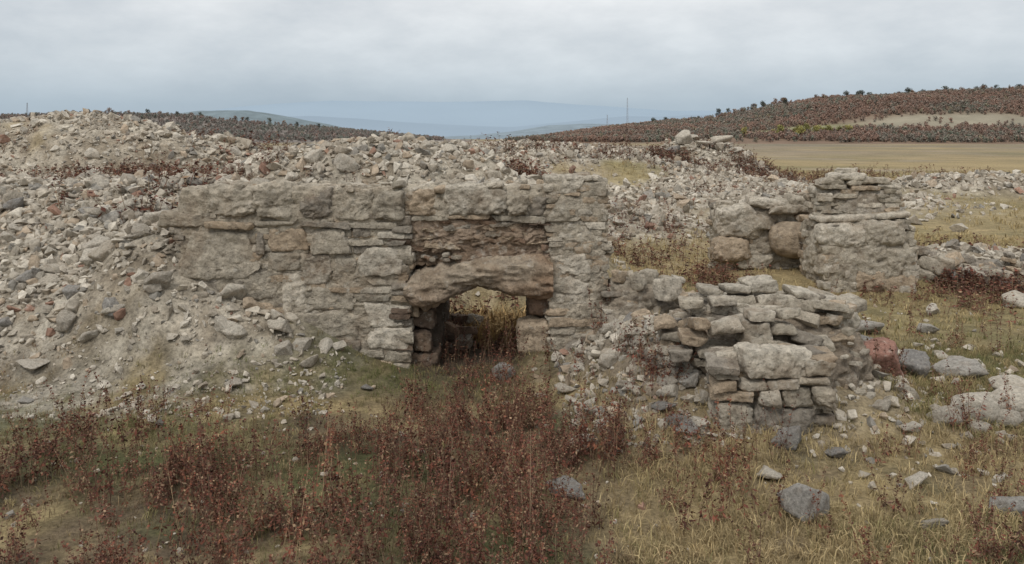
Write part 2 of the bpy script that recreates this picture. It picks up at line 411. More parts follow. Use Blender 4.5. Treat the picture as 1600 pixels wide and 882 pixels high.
for i in big:
    key=random.choices(["pale","grey","red"],[0.87,0.09,0.04])[0]
    place_stone(P[i,0],P[i,1],P[i,2],Z[i]*1.1,key)
def hz(x,y): return float(terrain(np.array([x]),np.array([y]))[0][0])
hand=[(4.65,11.1,.50,'red',(1.1,.8,.85),"large reddish boulder fallen beside the low ruin"),
(5.5,12.1,.42,'grey',(.8,.8,1.15),"dark grey angular boulder standing on the grass"),
(6.1,12.1,.38,'grey',(1.2,.7,.8),"dark grey boulder lying on dry grass"),
(5.9,14.9,.33,'grey',(1.2,.8,.9),"grey squared block tipped beside the ruined pillar"),
(5.3,13.1,.34,'grey',(1.2,.8,1),None),(4.9,13.5,.32,'pale',(1,.8,1),None),(5.45,14.0,.28,'grey',(1,.8,1),None),(4.6,12.6,.28,'grey',(1,.8,1),None),
(6.0,10.55,.36,'pale_round',(1.25,.8,.95),"rounded pale boulder in a group on grass"),(5.3,10.2,.31,'pale_round',(1.1,.9,1.0),"rounded pale boulder in a group on grass"),(4.85,9.95,.22,'pale_round',(1,.9,.9),None),
(6.3,11.0,.36,'pale_round',(1.2,.8,.85),"flat pale boulder in a group on grass"),(5.15,9.8,.15,'pale_round',(1,1,.9),None),(5.65,10.6,.27,'pale_round',(1,.9,.9),None),(5.6,10.1,.22,'pale_round',(1,.9,.9),None),(5.9,10.15,.2,'pale_round',(1,.9,.8),None),
(2.55,7.75,.25,'grey',(1.0,.85,1.15),"large grey boulder sunk in dry grass"),(0.5,8.15,.22,'grey',(1.2,.7,.8),"grey block lying among red weeds"),
(2.45,8.55,.17,'pale',(1,.8,.9),"small pale stone with dark broken side"),(2.9,9.2,.24,'grey',(1,.7,1),None),(3.8,8.4,.16,'pale',(1.2,.8,.7),None),
(3.55,7.5,.14,'pale',(1.2,.6,.7),"pale flat stone on dry grass"),(4.35,7.75,.2,'grey',(1,.8,1),None),(-0.12,11.9,.2,'grey_round',(1,.8,1.1),"rounded grey stone before the arched opening"),
(1.2,10.9,.21,'pale',(1.2,.7,.9),None),(0.95,10.15,.16,'pale',(1,.8,.8),None),(1.35,10.3,.15,'pale',(1.2,.8,.8),None),(1.7,9.9,.18,'grey',(1.1,.8,.8),None),(0.85,11.4,.15,'pale',(1,.8,.8),None),
(1.55,11.0,.22,'pale',(1.1,.8,.9),None),(1.85,10.5,.2,'pale',(1.1,.8,.8),None),(2.0,11.0,.22,'grey',(1.1,.8,1),None),(1.3,11.7,.2,'pale',(1.1,.8,.9),None),(2.05,10.1,.18,'grey',(1,.8,.9),None),
(-6.3,11.7,.25,'pale',(1.3,.8,.6),"broad pale slab at the foot of the rubble"),(-7.0,13.3,.28,'pale',(1.2,.7,.5),"long pale slab lying on the rubble slope"),
(-3.55,11.3,.17,'pale',(1.2,.8,.6),None),(-6.0,10.9,.13,'grey',(1,.8,.6),None),(-1.9,11.5,.12,'grey',(1,.8,.7),None),
(12.2,62,.95,'pale',(1.2,.9,1.0),"big pale boulder crowning a stony mound"),(14.2,61.5,1.1,'pale',(1.2,.9,.8),"big pale boulder crowning a stony mound"),(11.2,61,.7,'grey',(1.1,.9,.8),None),(13.2,61,.7,'pale',(1.1,.9,.8),None),(15.6,61.5,.6,'pale',(1.1,.9,.8),None),
(11.7,20,.38,'grey',(1,.9,.8),None),(10.7,19.0,.33,'grey',(1,.9,.8),None),(12.4,20.4,.36,'pale',(1,.9,.8),None),(9.5,19.2,.36,'grey',(1,.9,.9),None),(10.2,19.4,.4,'pale',(1,.9,.9),None),(8.95,19.3,.33,'grey',(1,.9,1),None),
(3.3,9.05,.15,'grey',(1,.9,.8),None),(4.2,10.0,.16,'pale',(1,.9,.8),None),(1.9,9.5,.18,'grey',(1.1,.9,.8),None),(7.0,15.0,.24,'grey',(1,.9,.8),None),(4.3,9.6,.15,'pale',(1,.9,.8),None),(4.5,12.0,.25,'pale',(1,.9,.9),None),
(10.0,17.2,.42,'pale',(1.2,.9,.9),"large pale boulder half buried in the grass"),(7.9,16.6,.22,'pale',(1,.9,.8),None)]
for x,y,r,kk,sc,lb in hand:
    place_stone(x,y,hz(x,y)+r*sc[2]*0.42,r,kk,"boulder" if r>.25 else "loose_stone",lb or {"pale":"pale stone lying on dry grass","grey":"grey stone lying on dry grass","red":"red stone lying on grass"}[kk.split("_")[0]],rot=(random.gauss(0,.15),random.gauss(0,.15),random.uniform(-.5,.5)),sc=sc,grp="boulders scattered around the ruins",cat="boulder" if r>.25 else "stone")

# ------------------------------------------------------------------ MAIN RUINED WALL (elevation drawing units: 111 per metre)
YF=12.5
def E(u,v): return (u-800)/111.0, CAMH-(v-215)/111.0
wall=empty("ruined_wall",(-1.6,12.9,0),label="ruined grey stone wall with arched fireplace opening",category="ruined wall")
def part(name,B,parent,**k): return obj(name,B.mesh(name,[M_MASON]),parent,**k)
def esto(B,l,dep=0.3,proud=0.03,k=7,amp=0.026,yf=YF):
    for (u0,u1,v0,v1,c) in l:
        x0,z1=E(u0,v0);x1,z0=E(u1,v1); h=z1-z0
        block(B,((x0+x1)/2,yf-proud*random.uniform(.2,1.3)+dep/2,(z0+z1)/2),((x1-x0)/2*.985,dep/2,h/2*.98),0,k=k,amp=min(amp,h*.15),res=0.022,col=np.array(PALS[c])*random.uniform(.88,1.12),tilt=0.022,freq=4.5)
B=MB()
MORT=(0.43,0.375,0.295)
block(B,(-3.12,12.872,1.08),(1.60,0.37,1.50),0,k=16,amp=0.05,res=0.022,col=MORT,tilt=0,freq=4.2,nmax=150)
block(B,(-0.5,12.95,2.37),(1.2,0.38,0.23),0,k=12,amp=0.04,res=0.03,col=MORT,tilt=0,freq=3)
block(B,(0.93,12.865,1.22),(0.41,0.37,1.46),0,k=16,amp=0.045,res=0.022,col=MORT,tilt=0,freq=4.2,nmax=150)
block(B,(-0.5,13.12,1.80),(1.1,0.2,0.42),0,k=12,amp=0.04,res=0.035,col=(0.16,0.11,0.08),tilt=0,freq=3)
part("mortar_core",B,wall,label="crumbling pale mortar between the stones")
B=MB()
courses(B,-4.72,YF-.012,0,3.25,-0.2,2.2,0.3,(0.05,0.14),(0.12,0.45),"gglwd",rec=0.02,amp=0.022,jit=.03)
courses(B,-1.42,YF+0.02,math.pi/2,0.7,-0.2,2.2,0.3,(0.07,0.16),(0.16,0.4),"gdk",rec=0.0,amp=0.02)
courses(B,-1.45,13.3,math.pi,3.25,-0.2,2.2,0.3,(0.1,0.2),(0.2,0.5),"gglw",amp=0.02)
esto(B,[(288,402,360,438,'g'),(402,414,360,400,'d'),(414,480,357,392,'w'),(482,543,358,396,'g'),(414,470,395,422,'g'),(472,518,398,447,'l'),(288,340,440,488,'d'),
 (342,438,424,468,'g'),(440,478,425,498,'l'),(480,552,450,484,'g'),(346,430,472,505,'w'),(432,555,488,528,'g'),(480,562,530,562,'d'),
 (547,632,348,357,'g'),(545,588,360,372,'w'),(590,632,360,373,'l'),(546,600,376,384,'g'),(602,632,376,384,'d'),(558,630,386,430,'l'),(520,556,400,447,'g'),
 (516,568,450,459,'w'),(570,634,434,446,'g'),(562,634,449,459,'l'),(556,610,461,472,'g'),(612,636,461,472,'w'),(572,640,477,511,'l'),(574,641,513,545,'l'),
 (562,600,546,560,'g'),(602,641,548,566,'g'),(566,612,562,582,'w'),(614,641,568,590,'g')],proud=0.05)
part("masonry",B,wall)
B=MB()
esto(B,[(322,400,290,344,'g'),(398,460,286,342,'g'),(462,520,294,344,'d'),(522,580,298,345,'g'),(580,632,302,344,'g'),(632,694,297,338,'w'),(692,792,290,337,'l'),(790,826,302,336,'g'),(824,858,306,338,'d')],dep=0.62,proud=0.08,k=5,amp=0.05)
esto(B,[(248,328,332,357,'g'),(322,400,346,357,'w'),(398,470,346,356,'g'),(470,548,347,355,'d')],dep=0.55,proud=0.10,k=5)
esto(B,[(640,700,337,346,'g'),(700,765,337,344,'w'),(770,858,337,347,'g')],dep=0.5,proud=0.02,k=5)
block(B,(-2.98,12.84,2.36),(1.38,.33,.24),0,k=12,amp=.055,res=.022,col=MORT,tilt=0,freq=4,nmax=150)
block(B,(-0.5,12.84,2.36),(1.08,.33,.19),0,k=12,amp=.055,res=.022,col=MORT,tilt=0,freq=4,nmax=150)
for i in range(90):
    x=random.uniform(-4.2,0.5); s=random.uniform(.025,.09)
    block(B,(x,random.uniform(12.5,13.3),2.6+random.uniform(-.04,.03)),(s*1.3,s,s*.6),random.uniform(0,3),k=4,amp=0.015,col=pal("lgwg"),tilt=.2,res=0.03)
part("capping_course",B,wall,label="eroded thick grey capping stones")
B=MB()
courses(B,0.55,YF-0.01,0,0.8,-0.2,2.6,0.3,(0.05,0.12),(0.14,0.4),"gglw",amp=0.022)
courses(B,1.33,YF+0.05,math.pi/2,0.65,-0.2,2.6,0.3,(0.07,0.16),(0.16,0.4),"gglw",amp=0.02)
courses(B,1.33,13.3,math.pi,0.8,-0.2,2.6,0.3,(0.1,0.2),(0.2,0.4),"gglw",amp=0.02)
esto(B,[(852,912,275,306,'l'),(906,948,284,308,'g'),(862,944,309,349,'g'),(866,950,351,394,'g'),(862,924,397,430,'l'),(860,922,432,479,'l'),(926,950,398,422,'g'),(926,942,424,478,'g'),
 (856,905,482,493,'w'),(905,944,482,496,'g'),(858,941,498,510,'w'),(860,900,512,524,'g'),(902,940,512,524,'w'),(858,900,527,548,'g'),(900,944,526,546,'g'),(857,944,549,561,'w'),(860,930,563,588,'g')],dep=0.4,proud=0.03,k=5,amp=.038)
for i in range(18):
    s=random.uniform(.03,.09); block(B,(random.uniform(.6,1.3),random.uniform(12.5,13.2),2.71),(s*1.4,s,s*.6),random.uniform(0,3),k=4,amp=0.015,col=pal("lg"),tilt=.15,res=.03)
part("pier",B,wall,label="pale mortared stone pier")
B=MB()
block(B,(-0.47,12.77,1.93),(1.04,.22,.25),0,k=12,amp=.07,res=.018,col=(.33,.25,.185),tilt=0,freq=4.2,nmax=150,strat=3.0)
block(B,(-0.10,12.76,1.64),(.72,.20,.16),0,k=12,amp=.06,res=.02,col=(.28,.205,.15),tilt=0,freq=5,nmax=150,strat=2.0)
block(B,(-1.0,12.84,1.60),(.5,.20,.14),0,k=7,amp=.05,res=.02,col=(.24,.18,.13),tilt=0,freq=5,nmax=150,strat=2.0)
z=1.72
while z<2.13:
    h=random.uniform(.035,.085); x=-1.5
    while x<0.55:
        w=random.uniform(.2,.7); w=min(w,0.6-x)
        if random.random()<.45: block(B,(x+w/2,YF+0.205+random.uniform(-.03,.06)-.08*(z-1.7),z+h/2),(w/2*1.04,.17,h/2*1.1),0,k=5,amp=.03,col=pal("rwkrwdw"),tilt=.06,res=.022,freq=8); 
        x+=w*.95
    z+=h*.93
for i in range(22):
    s=random.uniform(.02,.05); block(B,(random.uniform(-1.25,-.6),YF+random.uniform(.02,.22),1.55+random.uniform(0,.09)),(s*1.2,s,s*.7),random.uniform(0,3),k=4,amp=.01,col=pal("lgwdr"),tilt=.2,res=.025)
part("recess_lining",B,wall,label="eroded brown layered stone in the shallow recess")
B=MB()
us=np.linspace(0,1,120)
kx=[(632,444,466),(642,430,478),(664,420,485),(690,414,475),(715,410,461),(745,406,451),(780,402,454),(815,400,462),(845,402,470),(864,410,466)]
ku=np.array([a_[0] for a_ in kx]); kt=np.array([a_[1] for a_ in kx]); kb=np.array([a_[2] for a_ in kx])
uu=632+us*(864-632); tt=np.interp(uu,ku,kt); bb_=np.interp(uu,ku,kb)
na=64; th=np.linspace(0,2*math.pi,na,endpoint=False)
V=[]
for u,t,b2 in zip(uu,tt,bb_):
    x,zt=E(u,t);_,zb=E(u,b2); c_,s_=np.cos(th),np.sin(th); kk=2.7
    r=(np.abs(c_)**kk+np.abs(s_)**kk)**(-1/kk)
    V.append(np.stack([np.full(na,x),YF+0.16+0.32*c_*r,(zt+zb)/2+(zt-zb)/2*s_*r],1))
V=np.array(V); ctr=V.mean(1,keepdims=True)
d=V-ctr; d/=np.maximum(np.linalg.norm(d,axis=2,keepdims=True),1e-6); Q=V.reshape(-1,3)
V=V+d*(0.085*fbm(Q*np.array([2.4,5,6]),4)+0.065*fbm(Q*np.array([5,14,24]),4)-.12*np.clip(fbm(Q*np.array([4,7,9])+9,3)-.1,0,1)).reshape(len(us),na,1)
ii=np.arange(V.shape[0]*na).reshape(V.shape[0],na); jj=np.roll(ii,-1,1)
Fq=np.stack([ii[:-1],jj[:-1],jj[1:],ii[1:]],-1).reshape(-1,4)
Q=V.reshape(-1,3); w_=np.clip((Q[:,0]+0.0)*1.2+0.2+fbm(Q*4,3),0,1)[:,None]
C=np.array([0.40,0.33,0.25])*(1-w_)+np.array([0.33,0.23,0.155])*w_
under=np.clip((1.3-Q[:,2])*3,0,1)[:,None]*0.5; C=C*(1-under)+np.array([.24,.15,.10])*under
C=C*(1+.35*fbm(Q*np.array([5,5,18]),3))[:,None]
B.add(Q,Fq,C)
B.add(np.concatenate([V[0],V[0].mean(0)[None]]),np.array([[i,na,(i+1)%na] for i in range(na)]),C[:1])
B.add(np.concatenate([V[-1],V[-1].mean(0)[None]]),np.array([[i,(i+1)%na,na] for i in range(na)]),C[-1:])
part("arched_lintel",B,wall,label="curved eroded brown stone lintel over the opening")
B=MB()
esto(B,[(808,858,504,560,'w'),(812,862,560,594,'d')],dep=0.6,proud=0.06,k=6,amp=.035)
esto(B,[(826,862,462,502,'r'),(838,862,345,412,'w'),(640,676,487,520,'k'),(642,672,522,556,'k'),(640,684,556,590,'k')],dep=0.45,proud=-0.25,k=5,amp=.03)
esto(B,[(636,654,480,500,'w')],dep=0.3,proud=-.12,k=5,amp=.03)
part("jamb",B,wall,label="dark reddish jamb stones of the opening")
B=MB()
block(B,(-0.5,13.50,1.66),(1.35,.42,.24),0,k=12,amp=.06,res=.05,col=(.15,.115,.088),tilt=0,freq=3)  # added roof slab and side walls, coloured dark, to shade the opening
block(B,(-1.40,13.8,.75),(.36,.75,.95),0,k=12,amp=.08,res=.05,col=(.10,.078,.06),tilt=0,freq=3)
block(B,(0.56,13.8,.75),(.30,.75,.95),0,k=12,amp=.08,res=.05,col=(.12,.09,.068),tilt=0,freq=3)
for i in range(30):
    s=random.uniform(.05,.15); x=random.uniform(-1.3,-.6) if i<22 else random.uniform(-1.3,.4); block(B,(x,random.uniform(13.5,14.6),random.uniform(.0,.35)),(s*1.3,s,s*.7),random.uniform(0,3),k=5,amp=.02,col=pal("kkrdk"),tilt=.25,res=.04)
part("shade_blocks",B,wall,label="added dark vault behind the arch")

low=empty("low_wall_stub",(1.9,12.4,0),label="low broken rubble wall stub beside the pier",category="ruined wall")
B=MB(); zt=lambda s:1.30-0.14*s+0.1*math.sin(s*9)
block(B,(1.85,12.50,0.55),(0.58,0.32,0.70),0,k=3.3,amp=.09,res=.025,col=(.33,.285,.225),tilt=0,freq=3.5)
part("mortar_core",B,low)
B=MB(); courses(B,1.3,12.28,0,1.15,0.2,1.4,0.3,(0.06,0.15),(0.1,0.3),"gdwlg",zt=zt,amp=.03,k=4,skip=.3,jit=.09,tilt=.12)
courses(B,2.4,12.95,math.pi,1.1,0.2,1.4,0.3,(0.07,0.15),(0.12,0.32),"gdwl",zt=zt,amp=.03,k=5,skip=.1,jit=.05)
for (x,y,z_,s,c_) in [(2.12,12.1,1.24,.15,'l'),(1.75,12.3,1.30,.10,'g'),(1.5,12.4,1.36,.09,'w'),(2.4,12.0,1.1,.1,'w'),(1.95,12.6,1.3,.12,'g')]:
    block(B,(x,y,z_),(s*1.1,s*.9,s),random.uniform(0,3),k=5,amp=.03,col=PALS[c_],tilt=.15)
part("masonry",B,low)

# ------------------------------------------------------------------ COLLAPSED RUIN NEAR (stack of flat stones on a mound)
cr=empty("collapsed_wall",(2.9,10.4,0),label="collapsed stepped stack of flat stones on a dirt mound",category="ruined wall")
B=MB()
block(B,(2.88,9.98,0.42),(0.52,0.44,0.50),0.05,k=3.3,amp=.07,res=.025,col=(.30,.255,.2),tilt=0,freq=3.5)
block(B,(3.10,11.1,0.50),(1.30,1.05,0.72),0.1,k=2.5,amp=.09,res=.03,col=(.29,.24,.185),tilt=0,freq=2.5)
block(B,(3.30,11.25,1.05),(1.05,0.75,0.22),0.1,k=2.9,amp=.05,res=.03,col=(.47,.42,.34),tilt=0,freq=2.5)
part("mortar_core",B,cr,label="earth and mortar fill of the mound")
B=MB()
def S_(u0,u1,v0,v1,c,y=9.5,dep=.45,k=5,ang=0,tl=.07):
    f=1386/y; x0=(u0-800)/f;x1=(u1-800)/f;z1=CAMH-(v0-215)/f;z0=CAMH-(v1-215)/f
    block(B,((x0+x1)/2,y+dep/2+random.uniform(-.05,.05),(z0+z1)/2),((x1-x0)/2,dep/2,(z1-z0)/2),ang+random.gauss(0,.16),k=random.choice([4,5,5]),amp=min(.034,(z1-z0)*.16),res=.022,col=np.array(PALS[c])*random.uniform(.86,1.12),tilt=tl,freq=5)
for a_ in [(1116,1182,634,684,'g'),(1180,1276,640,688,'d'),(1272,1306,604,640,'g'),(1120,1190,676,700,'w'),(1190,1250,685,703,'d'),(1072,1118,676,716,'d'),
 (1120,1186,612,632,'w'),(1188,1226,614,636,'l'),(1215,1274,612,640,'g'),(1156,1198,596,612,'l'),(1200,1250,598,611,'l'),(1252,1300,592,606,'g'),
 (1160,1272,550,596,'l'),(1262,1306,566,592,'g'),(1110,1160,566,580,'d'),(1272,1310,560,575,'w'),(1118,1156,582,596,'g'),(1118,1158,597,611,'w')]:
    S_(*a_,y=9.42)
for a_ in [(1110,1164,504,526,'l'),(1166,1206,504,530,'l'),(1208,1246,509,528,'g'),(1245,1290,526,546,'d'),(1082,1110,500,518,'w'),(1172,1212,488,503,'l'),(1218,1250,486,500,'g'),
 (1160,1250,534,548,'g'),(1066,1106,524,540,'w'),(1050,1082,548,568,'d'),(1094,1146,546,560,'g'),(1270,1308,536,554,'g'),(1085,1125,564,578,'g')]:
    S_(*a_,y=9.98,dep=.36,tl=.14)
for a_ in [(1012,1044,556,580,'d'),(1034,1068,520,534,'g'),(1262,1322,496,510,'w'),(1270,1330,478,490,'g'),(1290,1334,518,536,'w'),(1114,1160,468,484,'l'),(1066,1104,472,486,'g'),(1022,1056,500,516,'w'),
 (1310,1346,550,566,'g'),(1254,1296,548,562,'w')]:
    S_(*a_,y=10.4,dep=.36,tl=.16)
for a_ in [(1132,1172,448,460,'l'),(1170,1220,440,460,'l'),(1182,1220,464,480,'l'),(1222,1258,466,480,'g'),(1094,1126,450,462,'g'),(1236,1280,456,468,'l'),(1074,1100,476,490,'l'),(1142,1178,464,476,'g')]:
    S_(*a_,y=10.85,dep=.36,tl=.14)
dome=lambda s:.28+.58*math.sin(math.pi*min(max(s/2.1,0),1))**.7
courses(B,2.05,10.35,0.05,2.1,0.1,1.0,0.30,(0.045,0.11),(0.08,0.28),"gdwlrgg",zt=dome,amp=.024,k=4,skip=.38,jit=.13,tilt=.12)
courses(B,2.28,9.60,0,1.15,-.1,0.85,0.35,(0.05,0.11),(0.10,0.32),"gdwgl",amp=.022,k=5,skip=.10,jit=.06,tilt=.06)
courses(B,3.42,9.65,math.pi/2,0.7,-.1,0.75,0.35,(0.05,0.11),(0.12,0.32),"gdwgl",amp=.022,k=5,skip=.14,jit=.08,tilt=.06)
courses(B,2.35,10.3,-math.pi/2,.6,-.1,0.65,0.3,(0.05,0.11),(0.12,0.32),"gdwg",amp=.022,k=5,skip=.14,jit=.08,tilt=.06)
def mound(x,y):
    a=max(0,1-abs((x-3.10)/1.30)**2.5-abs((y-11.1)/1.05)**2.5)**(1/2.5); z1=.50+.72*a
    b_=1-abs((x-3.3)/1.05)**2.9-abs((y-11.25)/.75)**2.9
    return max(hz(x,y),z1 if a>0 else -9,(1.05+.22*b_**(1/2.9)) if b_>0 else -9)
for i in range(430):
    x=random.gauss(2.8,.95);y=random.uniform(10.1,12.2); s=min(.15,math.exp(random.gauss(math.log(.05),.5)))
    if 2.0<x<3.8 and y<10.45: continue
    block(B,(x,y,mound(x,y)+s*random.uniform(-.1,.3)),(s*1.4,s,s*.5),random.uniform(0,3),k=5,amp=.012,col=pal("lgglwlgd"),tilt=.18,res=.03)
part("masonry",B,cr)

# ------------------------------------------------------------------ RUIN BEYOND (pillar + block)
def rect_ruin(name,label,cx,cy,hx,hy,z0,z1,ang,keys,zt=None,am=.12):
    e=empty(name,(cx,cy,z0),label=label,category="ruined wall"); B=MB()
    block(B,(cx,cy,(z0+z1)/2-.05),(hx+.06,hy+.06,(z1-z0)/2+.04),ang,k=3.3,amp=am,res=.035,col=(.42,.37,.295),tilt=0,freq=2.4,nmax=120)
    block(B,(cx,cy,(z0+z1)/2-.2),(hx-.0,hy-.0,(z1-z0)/2-.1),ang,k=9,amp=am*.7,res=.035,col=(.40,.35,.275),tilt=0,freq=2.4,nmax=120)
    part("mortar_core",B,e,label="eroded pale mortar mass"); B=MB()
    ca,sa=math.cos(ang),math.sin(ang)
    cs=[(-hx,-hy),(hx,-hy),(hx,hy),(-hx,hy)]; cs=[(cx+a*ca-b_*sa,cy+a*sa+b_*ca) for a,b_ in cs]
    for i,L in enumerate([2*hx,2*hy,2*hx,2*hy]):
        courses(B,cs[i][0],cs[i][1],ang+i*math.pi/2,L,z0,z1-.15,0.35,(0.07,0.2),(0.15,0.5),keys,amp=.035,k=5,skip=.12,jit=.07,res=.04,rec=.01,zt=zt if i in(0,2) else None)
    return e,B
e,B=rect_ruin("ruined_pillar","tall weathered stone pillar rising from grass",7.35,18.95,0.95,0.7,-.1,1.62,0.05,"lggwd",am=.07)
for l in [(6.80,18.42,1.25,.50,.25,.26,'l'),(7.65,18.40,1.32,.45,.25,.26,'g'),(8.0,18.44,.8,.36,.25,.26,'g'),(6.75,18.44,.7,.42,.25,.3,'g'),(7.4,18.42,.35,.36,.25,.26,'w'),(8.0,18.47,.25,.35,.25,.25,'w'),(7.35,18.47,.85,.28,.25,.2,'d')]:
    block(B,l[:3],l[3:6],.05,k=4,amp=.04,res=.03,col=PALS[l[6]],tilt=.06)
part("masonry",B,e)
B=MB(); block(B,(7.35,19.15,1.86),(.80,.5,.46),.05,k=3.3,amp=.06,res=.035,col=(.38,.335,.275),tilt=0,freq=2.5)
zt3=lambda s:2.50-.30*abs(s-.7)
courses(B,6.5,18.62,.05,1.7,1.58,2.5,.3,(.05,.12),(.25,.6),"lggwl",amp=.02,k=5,jit=.06,res=.03,zt=zt3,skip=.04,tilt=.02)
courses(B,8.2,18.75,math.pi/2,.8,1.62,2.2,.3,(.07,.14),(.2,.5),"lggw",amp=.02,k=5,jit=.06,res=.04)
courses(B,6.5,19.6,-math.pi/2,.8,1.62,2.2,.3,(.07,.14),(.2,.5),"lggw",amp=.02,k=5,jit=.06,res=.04)
for l in [(7.1,18.9,2.47,.36,.28,.08,'l'),(7.15,19.0,2.58,.2,.15,.07,'l'),(6.75,18.9,2.36,.25,.25,.08,'g'),(7.6,18.95,2.38,.33,.3,.07,'g'),(7.95,18.95,2.26,.26,.3,.07,'l'),(7.35,18.8,1.64,.98,.35,.06,'l')]:
    block(B,l[:3],l[3:6],.05,k=4,amp=.03,res=.03,col=PALS[l[6]],tilt=.05)
part("upper_tier",B,e,label="narrower broken upper tier of the pillar")
e,B=rect_ruin("ruined_wall_block","low ruined stone wall block with rounded boulder built in",6.1,20.9,1.3,0.6,.1,1.78,0.0,"ggwld",am=.09)
block(B,(6.35,20.5,1.5),(.78,.30,.36),0,k=3.3,amp=.06,res=.035,col=(.40,.355,.285),tilt=0,freq=3)
block(B,(5.75,20.5,1.0),(.35,.28,.75),0,k=3.3,amp=.06,res=.035,col=(.36,.31,.245),tilt=0,freq=3)
for l in [(5.15,20.35,1.4,.46,.3,.36,'l'),(5.0,20.3,.75,.42,.3,.28,'w'),(5.5,20.35,.45,.4,.25,.16,'g'),(6.3,20.3,1.66,.45,.3,.10,'g'),(5.8,20.4,1.80,.4,.3,.1,'l'),(6.7,20.4,1.84,.36,.3,.1,'g'),(5.7,20.3,1.35,.25,.25,.16,'g'),(6.75,20.35,1.45,.3,.25,.1,'w')]:
    block(B,l[:3],l[3:6],0,k=4,amp=.05,res=.035,col=PALS[l[6]],tilt=.08)
part("masonry",B,e)
B=MB(); block(B,(6.35,20.05,.98),(.52,.35,.4),0,k=2.6,amp=.025,res=.04,col=(.37,.295,.215),tilt=.05,freq=2); part("built_in_boulder",B,e,label="smooth rounded tan boulder")
e=empty("low_broken_wall",(9.9,19.6,0),label="low broken dark stone wall sunk in dry brush",category="ruined wall")
B=MB(); block(B,(9.8,19.75,.25),(1.1,.35,.36),-.05,k=2.6,amp=.09,res=.04,col=(.25,.215,.175),tilt=0,freq=3); part("mortar_core",B,e)
B=MB(); zt4=lambda s:.85-.12*s+.16*math.sin(s*6)
courses(B,8.7,19.5,-.05,2.4,-.1,.9,.35,(.08,.2),(.12,.4),"gddwg",amp=.035,k=4,jit=.22,res=.035,zt=zt4,skip=.3)
for i in range(60):
    s=random.uniform(.07,.22); x=random.gauss(9.9,.8); block(B,(x,random.uniform(19.2,20.3),max(.1,.55-.3*abs(x-9.6))+random.uniform(-.1,.15)),(s*1.3,s,s*.7),random.uniform(0,3),k=4,amp=.025,col=pal("gdwdg"),tilt=.35,res=.035)
part("masonry",B,e)

# ------------------------------------------------------------------ GRASS
def grass(B,X,Y,size,nb,colf,spread=0.06,droop=0.5,width=0.004):
    n=len(X); H,_=terrain(X,Y); C=colf(X,Y)
    X=np.repeat(X,nb);Y=np.repeat(Y,nb);H=np.repeat(H,nb);S_l=np.repeat(size,nb);C=np.repeat(C,nb,0)
    m=len(X); X=X+rng.normal(0,spread,m)*S_l*6;Y=Y+rng.normal(0,spread,m)*S_l*6
    L=S_l*rng.uniform(.5,1.4,m); az=rng.uniform(0,6.283,m); ln=rng.uniform(.15,1.0,m)*droop
    dx,dy=np.cos(az),np.sin(az); w=width*(S_l/0.1)*rng.uniform(.7,1.4,m)
    fa=rng.uniform(0,6.283,m); px_,py_=np.cos(fa)*w,np.sin(fa)*w
    b0=np.stack([X-px_,Y-py_,H-.01],1);b1=np.stack([X+px_,Y+py_,H-.01],1)
    mx_,my_=X+dx*L*ln*.4,Y+dy*L*ln*.4; mz=H+L*.6*(1-ln*.25)
    m0=np.stack([mx_-px_*.8,my_-py_*.8,mz],1);m1=np.stack([mx_+px_*.8,my_+py_*.8,mz],1)
    tp=np.stack([X+dx*L*ln*1.1,Y+dy*L*ln*1.1,H+L*(1-ln*.55)],1)
    V=np.stack([b0,b1,m1,m0,tp],1).reshape(-1,3); o=(np.arange(m)*5)[:,None]
    Cc=C*rng.uniform(.65,1.3,(m,1)); Cc=np.repeat(Cc,5,0)
    B.add(V,o+np.array([[0,1,2,3]]),Cc)
    k0=B.n-len(V); B.L.append((o+np.array([[3,2,4]])+k0).ravel()); B.T.append(np.full(m,3,np.int32)); B.M.append(np.zeros(m,np.int32))
def gcol(X,Y):
    p=n2(X,Y,0.6,4,21.)+rng.normal(0,.25,len(X)); q=n2(X,Y,1.3,3,77.)+rng.normal(0,.3,len(X))
    straw=np.array([.44,.345,.185]);ol=np.array([.25,.21,.10]);br=np.array([.20,.135,.085]);gr=np.array([.12,.145,.048])
    C=np.broadcast_to(straw,(len(X),3)).copy(); 
    def l(A,Bc,t): return A*(1-t[:,None])+Bc*t[:,None]
    C=l(C,ol,np.clip(.38+p,0,1)*np.where(Y>15,.5,1)); C=l(C,br,np.clip(.5+q,0,1)*np.where(X<1,1,.4)*np.where(Y>15,.4,1))
    g_=np.clip(p*1.5-.05,0,1)*np.where(Y<16,.7,.0); C=l(C,gr,g_)
    gg=np.clip(gm(X,Y,-3.2,11.7,1.8,0.6,1.2)+gm(X,Y,-4.3,10.0,1.6,0.9,.9)+gm(X,Y,-1.8,11.7,1,.5,.8),0,1)*.75; return l(C,gr,gg)
def gs(n_,x0,x1,y0,y1,thr=.35):
    X=rng.uniform(x0,x1,n_);Y=rng.uniform(y0,y1,n_);_,R=terrain(X,Y)
    k=(rng.random(n_)>R*1.6*ss(11.2,12.0,Y+(X>0)*9))&(rng.random(n_)>bare(X,Y)*.8)&infr(X,Y,1.0)&~((X>-4.7)&(X<-1.4)&(Y>12.4)&(Y<13.4))&~((X>.5)&(X<1.4)&(Y>12.4)&(Y<13.4))&~((X>-2)&(X<1)&(Y>12.7)&(Y<14.0))
    k&=(rng.random(n_)<np.clip(.8+n2(X,Y,1.0,3,71.)*1.6,.15,1)); return X[k],Y[k]
B=MB()
X,Y=gs(31000,-7.5,9,5.4,14); grass(B,X,Y,rng.uniform(.03,.09,len(X))*np.where(X>.8,1.2,1.0),9,gcol,droop=1.0,width=.0032)
